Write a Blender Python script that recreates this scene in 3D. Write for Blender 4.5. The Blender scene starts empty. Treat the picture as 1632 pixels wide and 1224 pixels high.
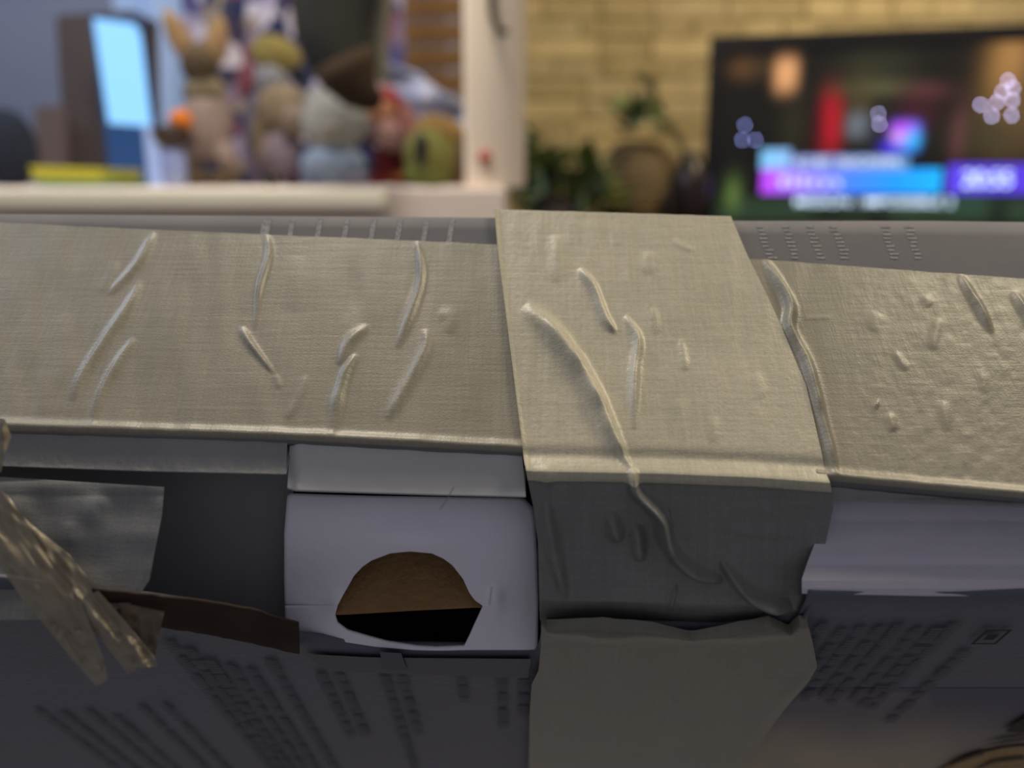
import bpy, bmesh, math, random
import numpy as np
from mathutils import Vector, Matrix, Euler
from mathutils.geometry import tessellate_polygon
random.seed(7); rng = np.random.default_rng(7)
scene = bpy.context.scene
COL = scene.collection

# ------------------------------------------------------------------ camera, world, lamps, exposure
F = 1393.0                                  # focal length in pixels of the 1632 px frame
PITCH = math.radians(13.0)                  # camera looks 13 degrees down in the room
CAM = Vector((0.0, 0.0, 1.20))
cam_d = bpy.data.cameras.new('camera'); cam = bpy.data.objects.new('camera', cam_d); COL.objects.link(cam)
cam.location = CAM; cam.rotation_euler = (math.pi/2 - PITCH, 0, 0)
cam_d.sensor_width = 36.0; cam_d.lens = F*36.0/1632.0; cam_d.clip_start = 0.01
cam_d.dof.use_dof = True; cam_d.dof.focus_distance = 0.153; cam_d.dof.aperture_fstop = 9.6
scene.camera = cam
w = bpy.data.worlds.new('room_ambience'); scene.world = w; w.use_nodes = True
w.node_tree.nodes['Background'].inputs[0].default_value = (0.86, 0.87, 1.0, 1)
w.node_tree.nodes['Background'].inputs[1].default_value = 0.185
def area(name, loc, target, size, power, col):
    l = bpy.data.lights.new(name, 'AREA'); l.shape = 'DISK'; l.size = size; l.energy = power; l.color = col
    o = bpy.data.objects.new(name, l); COL.objects.link(o); o.location = loc
    o.rotation_euler = (Vector(target)-Vector(loc)).to_track_quat('-Z', 'Y').to_euler(); return o
area('ceiling_lamp_light', (0.40, 0.34, 1.64), (0, .12, 1.1), 0.20, 1.7, (1.0, 0.86, 0.60))
area('wall_lamp_light', (1.1, 1.5, 2.5), (0.8, 2.7, 1.45), 0.35, 22.0, (1.0, 0.80, 0.50))
area('window_corner_light', (-1.3, 0.9, 2.4), (-0.5, 1.8, 1.3), 0.6, 12.0, (0.72, 0.82, 1.0))
area('shelf_fill_light', (-0.25, 0.72, 2.20), (-.25, 1.25, 1.15), 0.4, 13.0, (1.0, 0.90, 0.76))  # added fill with no visible lamp, brightens the shelf and toys
scene.view_settings.view_transform = 'Standard'; scene.view_settings.look = 'None'
scene.view_settings.exposure = 0.0; scene.view_settings.gamma = 1.0
scene.view_settings.use_curve_mapping = False

# ------------------------------------------------------------------ helpers
def s2l(c):
    return tuple(((x/255)/12.92 if x/255 <= .04045 else ((x/255+.055)/1.055)**2.4) for x in c)
def mat(name, rgb, rough=.7, spec=.3, var=None, scale=30., bump=0., bscale=200., metal=0., emit=None, es=0., alpha=None, detail=4.):
    """rgb in linear; var = second colour mixed in by noise"""
    m = bpy.data.materials.new(name); m.use_nodes = True; nt = m.node_tree; b = nt.nodes['Principled BSDF']
    b.inputs['Base Color'].default_value = (*rgb, 1); b.inputs['Roughness'].default_value = rough
    b.inputs['Specular IOR Level'].default_value = spec; b.inputs['Metallic'].default_value = metal
    tc = nt.nodes.new('ShaderNodeTexCoord')
    if var:
        n = nt.nodes.new('ShaderNodeTexNoise'); n.inputs['Scale'].default_value = scale; n.inputs['Detail'].default_value = detail
        r = nt.nodes.new('ShaderNodeValToRGB'); r.color_ramp.elements[0].position = .35; r.color_ramp.elements[1].position = .65
        r.color_ramp.elements[0].color = (*rgb, 1); r.color_ramp.elements[1].color = (*var, 1)
        nt.links.new(tc.outputs['Object'], n.inputs['Vector']); nt.links.new(n.outputs['Fac'], r.inputs['Fac'])
        nt.links.new(r.outputs['Color'], b.inputs['Base Color'])
    if bump:
        n2 = nt.nodes.new('ShaderNodeTexNoise'); n2.inputs['Scale'].default_value = bscale; n2.inputs['Detail'].default_value = 3
        bp = nt.nodes.new('ShaderNodeBump'); bp.inputs['Strength'].default_value = bump; bp.inputs['Distance'].default_value = .002
        nt.links.new(tc.outputs['Object'], n2.inputs['Vector']); nt.links.new(n2.outputs['Fac'], bp.inputs['Height'])
        nt.links.new(bp.outputs['Normal'], b.inputs['Normal'])
    if emit:
        b.inputs['Emission Color'].default_value = (*emit, 1); b.inputs['Emission Strength'].default_value = es
    if alpha is not None: b.inputs['Alpha'].default_value = alpha
    return m
def cloth_tape(name, c1, c2, c3=None, rough=.40, spec=.5, bstr=.13):
    """woven adhesive tape: cross threads in colour and bump, mottled"""
    m = bpy.data.materials.new(name); m.use_nodes = True; nt = m.node_tree; b = nt.nodes['Principled BSDF']; N = nt.nodes; L = nt.links
    b.inputs['Roughness'].default_value = rough; b.inputs['Specular IOR Level'].default_value = spec
    tc = N.new('ShaderNodeTexCoord')
    def noise(sc, det, vec_scale=(1, 1, 1)):
        mp = N.new('ShaderNodeMapping'); mp.inputs['Scale'].default_value = vec_scale
        n = N.new('ShaderNodeTexNoise'); n.inputs['Scale'].default_value = sc; n.inputs['Detail'].default_value = det
        L.new(tc.outputs['Object'], mp.inputs['Vector']); L.new(mp.outputs['Vector'], n.inputs['Vector']); return n.outputs['Fac']
    big = noise(45, 3); v = noise(1500, 2, (1, .06, .06)); h = noise(1500, 2, (.06, 1, 1)); spk = noise(2600, 1)
    r = N.new('ShaderNodeValToRGB'); r.color_ramp.elements[0].position = .38; r.color_ramp.elements[1].position = .62
    r.color_ramp.elements[0].color = (*c1, 1); r.color_ramp.elements[1].color = (*c2, 1); L.new(big, r.inputs['Fac'])
    def math_(op, a, bb):
        q = N.new('ShaderNodeMath'); q.operation = op
        for i, x in enumerate((a, bb)):
            if isinstance(x, (int, float)): q.inputs[i].default_value = x
            else: L.new(x, q.inputs[i])
        return q.outputs[0]
    s = math_('ADD', math_('ADD', v, h), spk)                 # about 1.5
    fac = math_('ADD', math_('MULTIPLY', s, .26), .61)        # about 1.0
    mx = N.new('ShaderNodeVectorMath'); mx.operation = 'SCALE'; L.new(r.outputs['Color'], mx.inputs[0]); L.new(fac, mx.inputs['Scale'])
    L.new(mx.outputs[0], b.inputs['Base Color'])
    bp = N.new('ShaderNodeBump'); bp.inputs['Strength'].default_value = bstr; bp.inputs['Distance'].default_value = .0003
    L.new(s, bp.inputs['Height']); L.new(bp.outputs['Normal'], b.inputs['Normal'])
    return m
def vc_mat(name, attr='Col', emission=False, strength=1., rough=.8):
    m = bpy.data.materials.new(name); m.use_nodes = True; nt = m.node_tree; b = nt.nodes['Principled BSDF']
    a = nt.nodes.new('ShaderNodeVertexColor'); a.layer_name = attr; b.inputs['Roughness'].default_value = rough
    if emission:
        b.inputs['Base Color'].default_value = (.01, .01, .01, 1); b.inputs['Specular IOR Level'].default_value = .1
        nt.links.new(a.outputs['Color'], b.inputs['Emission Color']); b.inputs['Emission Strength'].default_value = strength
    else:
        nt.links.new(a.outputs['Color'], b.inputs['Base Color']); b.inputs['Specular IOR Level'].default_value = .1
    return m
def link(name, me, m=None, parent=None, smooth=False):
    if m: me.materials.append(m)
    if smooth:
        for p in me.polygons: p.use_smooth = True
    o = bpy.data.objects.new(name, me); COL.objects.link(o)
    if parent: o.parent = parent
    return o
def empty(name, loc, label, cat, group=None, rot=(0, 0, 0)):
    o = bpy.data.objects.new(name, None); COL.objects.link(o); o.location = loc; o.rotation_euler = rot
    o.empty_display_size = .02; o['label'] = label; o['category'] = cat
    if group: o['group'] = group
    return o
def tag(o, label, cat, group=None):
    o['label'] = label; o['category'] = cat
    if group: o['group'] = group
    return o
def struct(o): o['kind'] = 'structure'; return o
def box_mesh(name, x0, x1, y0, y1, z0, z1, off=(0, 0, 0), bev=0.):
    bm = bmesh.new(); bmesh.ops.create_cube(bm, size=1)
    for v in bm.verts:
        v.co = Vector(((x0+x1)/2+v.co.x*(x1-x0), (y0+y1)/2+v.co.y*(y1-y0), (z0+z1)/2+v.co.z*(z1-z0)))-Vector(off)
    if bev: bmesh.ops.bevel(bm, geom=bm.edges[:], offset=bev, segments=2, affect='EDGES', profile=.5)
    me = bpy.data.meshes.new(name); bm.to_mesh(me); bm.free(); return me

# ------------------------------------------------------------------ measuring: photograph pixel -> point in the place
cp, sp = math.cos(PITCH), math.sin(PITCH)
def at(u, v, Y):
    a, b = (u-816)/F, (v-612)/F
    d = Vector((a, cp - b*sp, -sp - b*cp)); return CAM + d*(Y/d.y)
def ppm(Y): return Y/(F*1.0)*1.0       # metres per pixel at depth Y (near the horizon)

# ================================================================== THE TAPED CARTON (box frame: X right, Y away, Z out of the lid)
H = .12                                      # camera to lid plane
TH = math.radians(52.0); ct, st = math.cos(TH), math.sin(TH)
TILT = TH-PITCH
BASE = Vector((0.0, .48*H, -.300))           # foot of the carton: lower front edge
Rb = Matrix.Rotation(TILT, 3, 'X')
O = CAM - (Rb @ Vector((0, 0, H)))
box = empty('cardboard_box', O + Rb @ BASE, 'large worn printed cardboard carton bound with tan cloth tape, in the foreground', 'box', rot=(TILT, 0, 0))
YR = .48*H
def dirs(u, v):
    a, b = (np.asarray(u, float)-816)/F, (np.asarray(v, float)-612)/F
    return np.stack([a+0*b, ct-b*st+0*a, -(st+b*ct)+0*a], -1)
C0 = np.array([0, 0, H])
def Ztop(v): return H/(st+(np.asarray(v, float)-612)/F*ct)
def Zbody(v): return YR/(ct-(np.asarray(v, float)-612)/F*st)
def P(u, v, Z): return C0 + dirs(u, v)*np.asarray(Z)[..., None]
EU = [-700, 0, 450, 838, 850, 1315, 1632, 1900]; EV = [660, 688, 703, 724, 740, 770, 797, 815]
def vE(u): return np.interp(u, EU, EV)
def ridge(U, V, lines):
    """height in metres of creases given as polylines ((x,y)..., width px, height m)"""
    h = np.zeros_like(U)
    for pts, wd, ht in lines:
        pts = np.array(pts, float)
        if len(pts) > 2:                                   # round the polyline off (Catmull-Rom)
            q = np.vstack([2*pts[0]-pts[1], pts, 2*pts[-1]-pts[-2]]); out = []
            for i in range(1, len(q)-2):
                for t in (0, .25, .5, .75):
                    out.append(.5*(2*q[i]+(q[i+1]-q[i-1])*t+(2*q[i-1]-5*q[i]+4*q[i+1]-q[i+2])*t*t+(3*q[i]-q[i-1]-3*q[i+1]+q[i+2])*t**3))
            pts = np.array(out+[q[-2]])
        n = len(pts); best = np.full(U.shape, 1e9); tt = np.zeros(U.shape)
        for i in range(n-1):
            a, b = pts[i], pts[i+1]; ab = b-a; L2 = ab@ab
            t = np.clip(((U-a[0])*ab[0]+(V-a[1])*ab[1])/L2, 0, 1)
            d = np.hypot(U-a[0]-t*ab[0], V-a[1]-t*ab[1]); m = d < best
            best = np.where(m, d, best); tt = np.where(m, (i+t)/(n-1), tt)
        w0, w1 = wd if isinstance(wd, tuple) else (wd, wd); W = w0+(w1-w0)*tt
        fade = np.clip(1.02-np.abs(2*tt-1)**3.2, 0, 1); wk = abs(ht) < .00085; ht = ht*(.55 if wk else 1); wd_ = 1.35 if wk else 1.; W = W*wd_*(1+.25*vnoise(U, V, 45, 93)); W = W*(.6+.4*fade)*1.0; ht = ht*.9; fade = fade*(1+.5*vnoise(U, V, 30, 91))
        h = np.maximum(h, ht*fade*np.exp(-(best/W)**2)) if ht > 0 else h+ht*fade*np.exp(-(best/W)**2)
    return h
def vnoise(U, V, s, seed=0):
    """smooth value noise"""
    r = np.random.default_rng(seed); g = r.random((128, 128)); x = U/s+50.3; y = V/s+50.7
    xi = np.floor(x).astype(int); yi = np.floor(y).astype(int); fx = x-xi; fy = y-yi; fx = fx*fx*(3-2*fx); fy = fy*fy*(3-2*fy)
    G = lambda a, b: g[a % 128, b % 128]
    return (G(xi, yi)*(1-fx)+G(xi+1, yi)*fx)*(1-fy)+(G(xi, yi+1)*(1-fx)+G(xi+1, yi+1)*fx)*fy-.5
def resample(pts, n):
    pts = np.array(pts, float); d = np.r_[0, np.cumsum(np.hypot(*np.diff(pts[:, :2], axis=0).T))]
    t = np.linspace(0, d[-1], n); return np.stack([np.interp(t, d, pts[:, k]) for k in range(pts.shape[1])], -1)
def grid_uv(rows, nu, nv):
    """rows: polylines of (u,v); returns U,V,S arrays (nv,nu); S = row parameter"""
    R = np.stack([resample(r, nu) for r in rows]); k = np.arange(len(rows))
    s = np.linspace(0, len(rows)-1, nv); i = np.minimum(s.astype(int), len(rows)-2); f = (s-i)[:, None, None]
    G = R[i]*(1-f)+R[i+1]*f
    return G[..., 0], G[..., 1], np.repeat(s[:, None], nu, 1)
def grid_mesh(name, X, m, parent, smooth=True, base=None, thick=0.):
    nv, nu = X.shape[:2]; co = X.reshape(-1, 3) - np.array(base if base is not None else BASE)
    i = np.arange(nv-1)[:, None]*nu+np.arange(nu-1)[None]; q = np.stack([i, i+nu, i+nu+1, i+1], -1).reshape(-1, 4)
    me = bpy.data.meshes.new(name); me.from_pydata(co.tolist(), [], q.tolist()); me.update()
    o = link(name, me, m, parent, smooth)
    if thick:
        s = o.modifiers.new('thickness', 'SOLIDIFY'); s.thickness = thick; s.offset = -1
    return o
def poly(name, pts3, m, parent, base=None, thick=0.):
    b = np.array(base if base is not None else BASE); vs = [Vector(p-b) for p in pts3]
    tri = tessellate_polygon([vs]); me = bpy.data.meshes.new(name); me.from_pydata([tuple(v) for v in vs], [], [tuple(t) for t in tri]); me.update()
    o = link(name, me, m, parent)
    if thick:
        s = o.modifiers.new('thickness', 'SOLIDIFY'); s.thickness = thick; s.offset = 0
    return o

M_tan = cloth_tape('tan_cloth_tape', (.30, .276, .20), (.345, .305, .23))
M_tan4 = cloth_tape('tan_cloth_tape_shaded_front', (.20, .197, .18), (.225, .22, .20))  # copy of the upper tape with its front-facing shade in the colour
M_tan3 = cloth_tape('tan_cloth_tape_shaded_over_print', (.185, .178, .14), (.205, .19, .147))  # darker tape colour holding front shade as well as print beneath
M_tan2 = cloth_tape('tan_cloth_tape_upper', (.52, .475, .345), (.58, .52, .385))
M_lid = mat('printed_lid_card', (.175, .17, .175), .75, .12, var=(.20, .19, .19), scale=60, bump=.03, bscale=900)
M_grey = mat('grey_coated_card', (.31, .305, .30), .5, .3, var=(.35, .345, .335), scale=50, bump=.25, bscale=500)
M_white = mat('white_inner_card', (.90, .86, .94), .65, .2, var=(.90, .85, .90), scale=35, bump=.1, bscale=400)
M_lav = mat('pale_lilac_card', (.64, .60, .68), .6, .2, var=(.66, .61, .67), scale=40, bump=.1, bscale=400)
M_dark = mat('dark_inner_card', (.035, .035, .036), .7, .2, var=(.045, .045, .045), scale=60)
M_kraft = mat('brown_kraft_card', (.30, .17, .075), .9, .1, var=(.34, .20, .09), scale=200, bump=.3, bscale=900)
M_print = mat('printed_front_card', (.145, .146, .185), .55, .3, var=(.125, .125, .152), scale=22, bump=.15, bscale=500)
M_ink = mat('dark_print_ink', (.108, .106, .132), .6, .2)
M_pale = mat('pale_print_ink', (.36, .355, .36), .7, .2, var=(.22, .215, .215), scale=1200)

# --- lid
backE = [(-390, 337), (0, 341), (400, 344), (785, 347), (1170, 352), (1480, 352), (1632, 354), (2060, 359)]
edge = [(u, float(vE(u))) for u in (-660, 0, 230, 450, 640, 830, 1000, 1315, 1632, 1900, 2370)]
U, V, S = grid_uv([backE, edge], 60, 20)
grid_mesh('top_panel', P(U, V, Ztop(V)), M_lid, box, thick=.0012)
# carcass behind the flaps
XL, XR = -.153, .163
YB = float(P(0, 345, Ztop(345))[1])
def slab(name, x0, x1, y0, y1, z0, z1, m):
    return link(name, box_mesh(name, x0, x1, y0, y1, z0, z1, BASE), m, box)
slab('back_panel', XL, XR, YB-.003, YB-.001, -.300, -.0022, M_lid)
slab('side_panel', XL, XL+.002, YR+.022, YB-.0035, -.298, -.0022, M_dark)
slab('side_panel', XR-.002, XR, YR+.022, YB-.0035, -.298, -.0022, M_dark)
slab('bottom_panel', XL, XR, YR+.0005, YB-.0035, -.300, -.2985, M_lid)
slab('inner_panel', XL+.003, XR-.003, .108, .110, -.297, -.003, M_dark)
M_dark2 = mat('charcoal_inner_card', (.25, .255, .26), .7, .2, var=(.28, .28, .28), scale=60)
U, V, S = grid_uv([[(-500, 730), (470, 750)], [(-500, 860), (462, 860)], [(-500, 1010), (480, 1010)]], 30, 20)
grid_mesh('inner_flap', P(U, V, .1500+.0065*((V-730)/280)), M_dark2, box)['label'] = 'charcoal inner flap in the open slot'

# printed stripes on the lid rim (flat print)
def flat_strip(rows, fn, name, m, nu=4, nv=10):
    U, V, S = grid_uv(rows, nu, nv); return fn(U, V)
def joined(name, grids, m, parent):
    vs, fs = [], []
    for X in grids:
        nv, nu = X.shape[:2]; b = len(vs); vs += (X.reshape(-1, 3)-np.array(BASE)).tolist()
        for i in range(nv-1):
            for j in range(nu-1): a = b+i*nu+j; fs.append((a, a+nu, a+nu+1, a+1))
    me = bpy.data.meshes.new(name); me.from_pydata(vs, [], fs); me.update(); return link(name, me, m, parent)
lift = lambda u, v, h: P(u, v, Ztop(v))+np.array([0, 0, h])
for x in (415, 459, 503, 546, 589, 631, 673, 714):
    w_ = 5 if x != 415 else 9
    U, V, S = grid_uv([[(x+4, 349), (x+4+w_*1.6, 349)], [(x-3, 387), (x-3+w_*1.6, 388)]], 3, 6)
    joined('printed_stripe', [lift(U, V, .00008)], M_pale, box)
for x in (1205, 1245, 1283, 1322, 1402, 1440):
    gs = []
    for k in range(9):
        y = 360+k*6.2; xx = x+(y-360)*.36+random.uniform(-2, 2); ww = random.uniform(9, 15)
        U, V, S = grid_uv([[(xx, y), (xx+ww, y)], [(xx+1.3, y+3.4), (xx+ww+1.3, y+3.4)]], 2, 2); gs.append(lift(U, V, .00008))
    joined('printed_line', gs, M_pale, box)

# --- tape lying along the lid
left_r = [
 ([(247, 372), (218, 425), (174, 472)], 7, .00085), ([(226, 448), (205, 490), (165, 550), (136, 595), (114, 642)], 7.5, .00095),
 ([(216, 540), (190, 580), (165, 625), (147, 682)], 7, .0009), ([(425, 373), (429, 410), (415, 462), (407, 528)], (6, 4), .0011),
 ([(384, 522), (400, 550), (437, 597)], (7, 4), .0009), ([(440, 598), (446, 622)], 4, .0004), ([(490, 598), (475, 640), (457, 670)], 5, .0006),
 ([(588, 520), (556, 548), (542, 586)], 7, .0009), ([(569, 566), (550, 598), (539, 641), (529, 701)], (6, 11), .0012),
 ([(665, 386), (672, 440), (659, 490), (633, 556)], (5, 8), .0013), ([(678, 526), (679, 554), (660, 596), (634, 641), (617, 672)], (8, 9), .0010),
 ([(697, 502), (718, 508), (716, 534)], 8, .0006), ([(190, 420), (160, 470)], 6, .00035), ([(476, 410), (470, 500)], 14, .0004), ([(105, 500), (108, 560), (90, 620)], 12, .0004),
 ([(1216, 414), (1237, 449), (1258, 492), (1257, 528), (1283, 580), (1306, 664), (1322, 720), (1333, 766)], (8, 7), .0017),
 ([(1528, 440), (1542, 465), (1562, 497), (1581, 534)], 6, .0011), ([(1612, 467), (1636, 505), (1660, 540)], 7, .0011),
 ([(1495, 508), (1484, 560)], 6, .0006), ([(1424, 563), (1444, 592)], 5, .0006), ([(1393, 646), (1398, 648)], 5, .0006), ([(1413, 660), (1424, 690)], 5, .0006),
 ([(1471, 473), (1482, 490)], 6, .0005), ([(1279, 509), (1326, 508)], 2.5, .0002), ([(1500, 640), (1510, 690)], 6, .0004), ([(1400, 500), (1388, 530)], 9, .0003), ([(1560, 590), (1570, 630)], 6, .0003),
]
bk = [(-420, 340), (0, 356), (245, 368), (438, 376), (787, 391), (1193, 414), (1632, 446), (2090, 482)]
fr = [(u, float(np.interp(u, [-700, 0, 450, 838, 1315, 1632, 1900], [660, 688, 703, 724, 768, 797, 815]))) for u in (-650, 0, 230, 450, 640, 835, 1100, 1315, 1632, 1880, 2350)]
U, V, S = grid_uv([bk, fr], 1050, 210)
h = ridge(U, V, left_r)*(1-.35*(U < 760))
h += .00022*vnoise(U*1.0, V*.35, 26, 1)*np.clip((1300-U)/400+.6, .4, 1) + .00004*vnoise(U, V, 7, 2)*np.clip((U-1300)/80, .12, 1) + .00009*vnoise(U, V, 15, 3)*np.clip((U-1330)/120, .15, 1)
d_edge = np.interp(U, [p[0] for p in fr], [p[1] for p in fr])-V
redge = np.interp(V, [349, 412, 510, 620, 764], [1163, 1190, 1237, 1283, 1312])
under = 1-np.clip((U-842)/8, 0, 1)*np.clip((redge-12-U)/6, 0, 1)
h = h*under-.0002*(1-under)
h += under*.00055*np.exp(-((d_edge-9)/8)**2) - .0011*np.exp(-(np.maximum(d_edge, 0)/2.6)**2)
X = lift(U, V, 0); X[..., 2] += .0003+h
o = grid_mesh('packing_tape', X, M_tan, box); o['label'] = 'tan cloth tape along the lid, wrinkled'

# --- tape wrapped across the lid and down the front
def zband(u, v, vtop, vbot):
    t = np.clip((v-vtop)/np.maximum(vbot-vtop, 1), 0, 1.2); return Ztop(vtop)*(1-t)+Zbody(vbot)*t
rows = [[(788, 338), (1163, 349)], [(793, 400), (1190, 412)], [(808, 520), (1237, 510)], [(823, 640), (1283, 620)], [(836, 745), (1050, 748), (1200, 757), (1316, 764)],
        [(840, 757), (1050, 762), (1200, 768), (1320, 776)], [(849, 800), (1325, 805)], [(857, 860), (1308, 880)], [(860, 984), (950, 990), (1100, 998), (1200, 993), (1277, 984)]]
U, V, S = grid_uv(rows, 420, 520)
vt = np.interp(U, [836, 1050, 1200, 1320], [752, 756, 762, 771])
Zt = Ztop(V); Zb = zband(U, V, vt, 985.)
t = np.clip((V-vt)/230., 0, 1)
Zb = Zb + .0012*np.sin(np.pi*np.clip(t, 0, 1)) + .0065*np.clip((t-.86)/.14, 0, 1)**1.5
Z = np.where(V < vt, Zt, Zb)
X = P(U, V, Z)
cross_r = [
 ([(834, 493), (880, 535), (922, 591), (953, 649), (976, 700), (1006, 755)], (16, 8), .0019), ([(922, 434), (945, 464), (964, 514), (981, 535)], (7, 6), .0009),
 ([(995, 508), (1016, 549), (1010, 600), (1009, 690)], (7, 8), .0010), ([(887, 378), (886, 457)], 11, .0006), ([(1033, 405), (1031, 443)], 8, .0004), ([(1072, 384), (1083, 397), (1108, 404)], 4, .0003),
 ([(1039, 495), (1047, 538)], 6, .0004), ([(1083, 545), (1092, 597)], 5, .0005), ([(1137, 668), (1135, 710)], 8, .0003), ([(1080, 640), (1085, 710)], 9, .0003), ([(1200, 600), (1215, 640)], 8, .0003),
 ([(1006, 750), (1012, 778), (1048, 812), (1058, 850), (1075, 880), (1108, 905), (1150, 921)], (9, 10), .0050), ([(1058, 800), (1066, 845)], 6, .0016), ([(1146, 888), (1180, 930), (1215, 950), (1262, 962)], (8, 11), .0048),
 ([(970, 810), (985, 860)], 10, .0019), ([(1012, 830), (1018, 890)], 10, .0020), ([(870, 790), (882, 870), (902, 950)], 11, .0024), ([(1075, 925), (1066, 970)], 4, .0009), ([(985, 870), (950, 950)], 10, .0004),
 ([(1150, 800), (1170, 840), (1310, 845)], 8, .0004), ([(1255, 968), (1278, 940)], 10, .0009)]
h = ridge(U, V, cross_r)+.00014*vnoise(U, V*.3, 18, 4)+.00003*vnoise(U, V, 6, 5)
h += .00065*np.exp(-((V-vt-2)/7)**2) + .0006*np.exp(-((V-vt-9)**2+(U-872)**2)/120) - .0004*np.exp(-((V-vt+24)/10)**2)
dl = U-np.interp(V, [338, 400, 520, 640, 757], [788, 793, 808, 823, 838]); h += .00025*np.exp(-(dl/6)**2)*(V < vt)
nb = np.clip((V-vt+10)/20, 0, 1)[..., None]; nb = nb*nb*(3-2*nb); nrm = np.array([0, 0, 1.])*(1-nb)+np.array([0, -.82, .57])*nb
X = X+nrm*(h+.0009)[..., None]
# last rows dip over the back rim and wrap down
X[0, :, 2] -= .0012
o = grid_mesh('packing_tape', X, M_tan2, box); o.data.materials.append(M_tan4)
Fm = (V-vt > 9)[:-1, :-1].ravel().astype(np.int32); o.data.polygons.foreach_set('material_index', Fm)     # below the fold a darker copy of the tape paints its shade
o['label'] = 'wide tan cloth tape wrapped over the lid and down the front'

# --- card rims under the lid edge
def rim(name, top, bot, m, z0, z1, zb, lips=None, nu=160):
    rows = [top, [((a[0]+b[0])/2, a[1]*.55+b[1]*.45) for a, b in zip(top, bot)], bot]
    U, V, S = grid_uv(rows, nu, 26); s = S/2
    vt = np.array([r[0] for r in V]); Zt = Ztop(V[0])[None]
    Z = Zt + z0*(1-s)+z1*s + .0006*np.sin(s*np.pi)
    Z = Z + (lips(U, V) if lips else 0) + .0002*vnoise(U, V, 30, 8)
    X = P(U, V, Z)
    back = X[-1:].copy(); back[..., 1] += zb; back[..., 2] -= .0005
    X = np.concatenate([X, X[-1:]+(back-X[-1:])*.04, back], 0)
    return grid_mesh(name, X, m, box)
rim('lid_rim', [(-650, 664), (0, 689), (230, 696), (458, 704)], [(-650, 715), (0, 744), (230, 752), (456, 757)], M_grey, .0004, -.0019, .006)
rim('lid_rim', [(462, 706), (560, 709), (700, 716), (832, 725)], [(458, 779), (470, 783), (700, 790), (838, 793)], mat('grey_coated_flap', (.60, .59, .575), .5, .3, var=(.64, .62, .60), scale=50), .0006, -.0022, .006,
    lips=lambda U, V: .0008*np.exp(-(((U-462)/10)**2)) + ridge(U, V, [([(455, 775), (480, 780)], 6, -.0004)]))
rim('lid_rim', [(1322, 772), (1480, 784), (1632, 796), (2350, 845)], [(1324, 797), (1480, 803), (1632, 808), (2350, 860)], M_grey, .0006, .0002, .006)

# --- white tuck flap with the half-moon thumb hole
hole = [(533, 982), (538, 965), (546, 950), (563, 919), (578, 903), (593, 893), (622, 882), (653, 879), (688, 882), (706, 890), (721, 901), (738, 923), (748, 945), (757, 957), (770, 966), (765, 978), (757, 995), (748, 1015), (740, 1031), (694, 1033), (663, 1031), (616, 1024), (580, 1014), (553, 1006), (537, 994)]
outer = [(455, 1005), (453, 930), (453, 850), (458, 786), (520, 788), (590, 790), (650, 791), (720, 792), (790, 793), (836, 794), (849, 808), (853, 830), (856, 880), (858, 960), (857, 1036), (800, 1036), (745, 1036), (700, 1037), (660, 1036), (600, 1031), (540, 1022), (478, 1018), (474, 1010)]
n = 260
Hc = resample(hole+hole[:1], n+1)[:-1]; Oc = resample(outer+outer[:1], n+1)[:-1]
c = np.array([655, 965.]); ang = lambda A: np.unwrap(np.arctan2(A[:, 1]-c[1], A[:, 0]-c[0]))
hA = np.arctan2(Hc[:, 1]-c[1], Hc[:, 0]-c[0]); oA = np.arctan2(Oc[:, 1]-c[1], Oc[:, 0]-c[0])
def by_angle(A, an, q):
    i = np.argsort(an); return np.stack([np.interp(q, an[i], A[i, k], period=2*np.pi) for k in (0, 1)], -1)
q = np.linspace(-np.pi, np.pi, n, endpoint=False)
Hq, Oq = by_angle(Hc, hA, q), by_angle(Oc, oA, q)
f = (np.linspace(0, 1, 26)**1.3)[:, None, None]; G = Hq*(1-f)+Oq*f; U, V = G[..., 0], G[..., 1]
vt = vE(U); tt = np.clip((V-785)/250, 0, 1)
Z = Ztop(735.)+.0035*(1-tt)**3 + (Zbody(1036.)-Ztop(735.)-.001)*tt**1.5
Z = Z - .0018*np.exp(-(((U-655)/75)**2+((V-865)/32)**2)) + .0022*((U-655)/200)**2 + .0022*np.exp(-(((U-500)/60)**2+((V-930)/45)**2))*0.6
Z = Z - .0012*np.exp(-(((U-790)/12)**2+((V-955)/18)**2)) - .0010*np.exp(-(((U-535)/14)**2+((V-962)/18)**2))
X = P(U, V, Z); X = np.concatenate([X, X[:, :1]], 1)
grid_mesh('tuck_flap', X[:, ::-1], M_white, box, thick=.0006)['label'] = 'white inner flap with a half-moon thumb hole'
# kraft card seen through the hole, and the curled card edge by the hole
U, V, S = grid_uv([[(500, 835), (805, 835)], [(500, 925), (805, 925)], [(520, 980), (555, 979), (655, 973), (758, 968), (795, 970)]], 40, 24)
grid_mesh('inner_flap', P(U, V, .151+.004*(1-(V-860)/110)), M_kraft, box, thick=.0008)['label'] = 'brown kraft card behind the thumb hole'

# --- right hand flap, pale lilac, recessed under the rim
rows = [[(1300, 790), (2380, 830)], [(1300, 862), (2380, 876)], [(1288, 893), (1480, 897), (2380, 900)], [(1278, 922), (1480, 928), (1632, 930), (2380, 930)], [(1278, 946), (1480, 950), (1632, 950), (2380, 950)]]
U, V, S = grid_uv(rows, 200, 90)
Zr = np.interp(V, [790, 830, 862, 890, 900, 925, 938, 952], [.1438, .1434, .1416, .1398, .1396, .1372, .1368, .1370])
Zr = Zr+.0003*vnoise(U, V, 40, 11)
grid_mesh('side_flap', P(U, V, Zr), M_lav, box)['label'] = 'pale lilac card flap with a folded crease'

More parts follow.
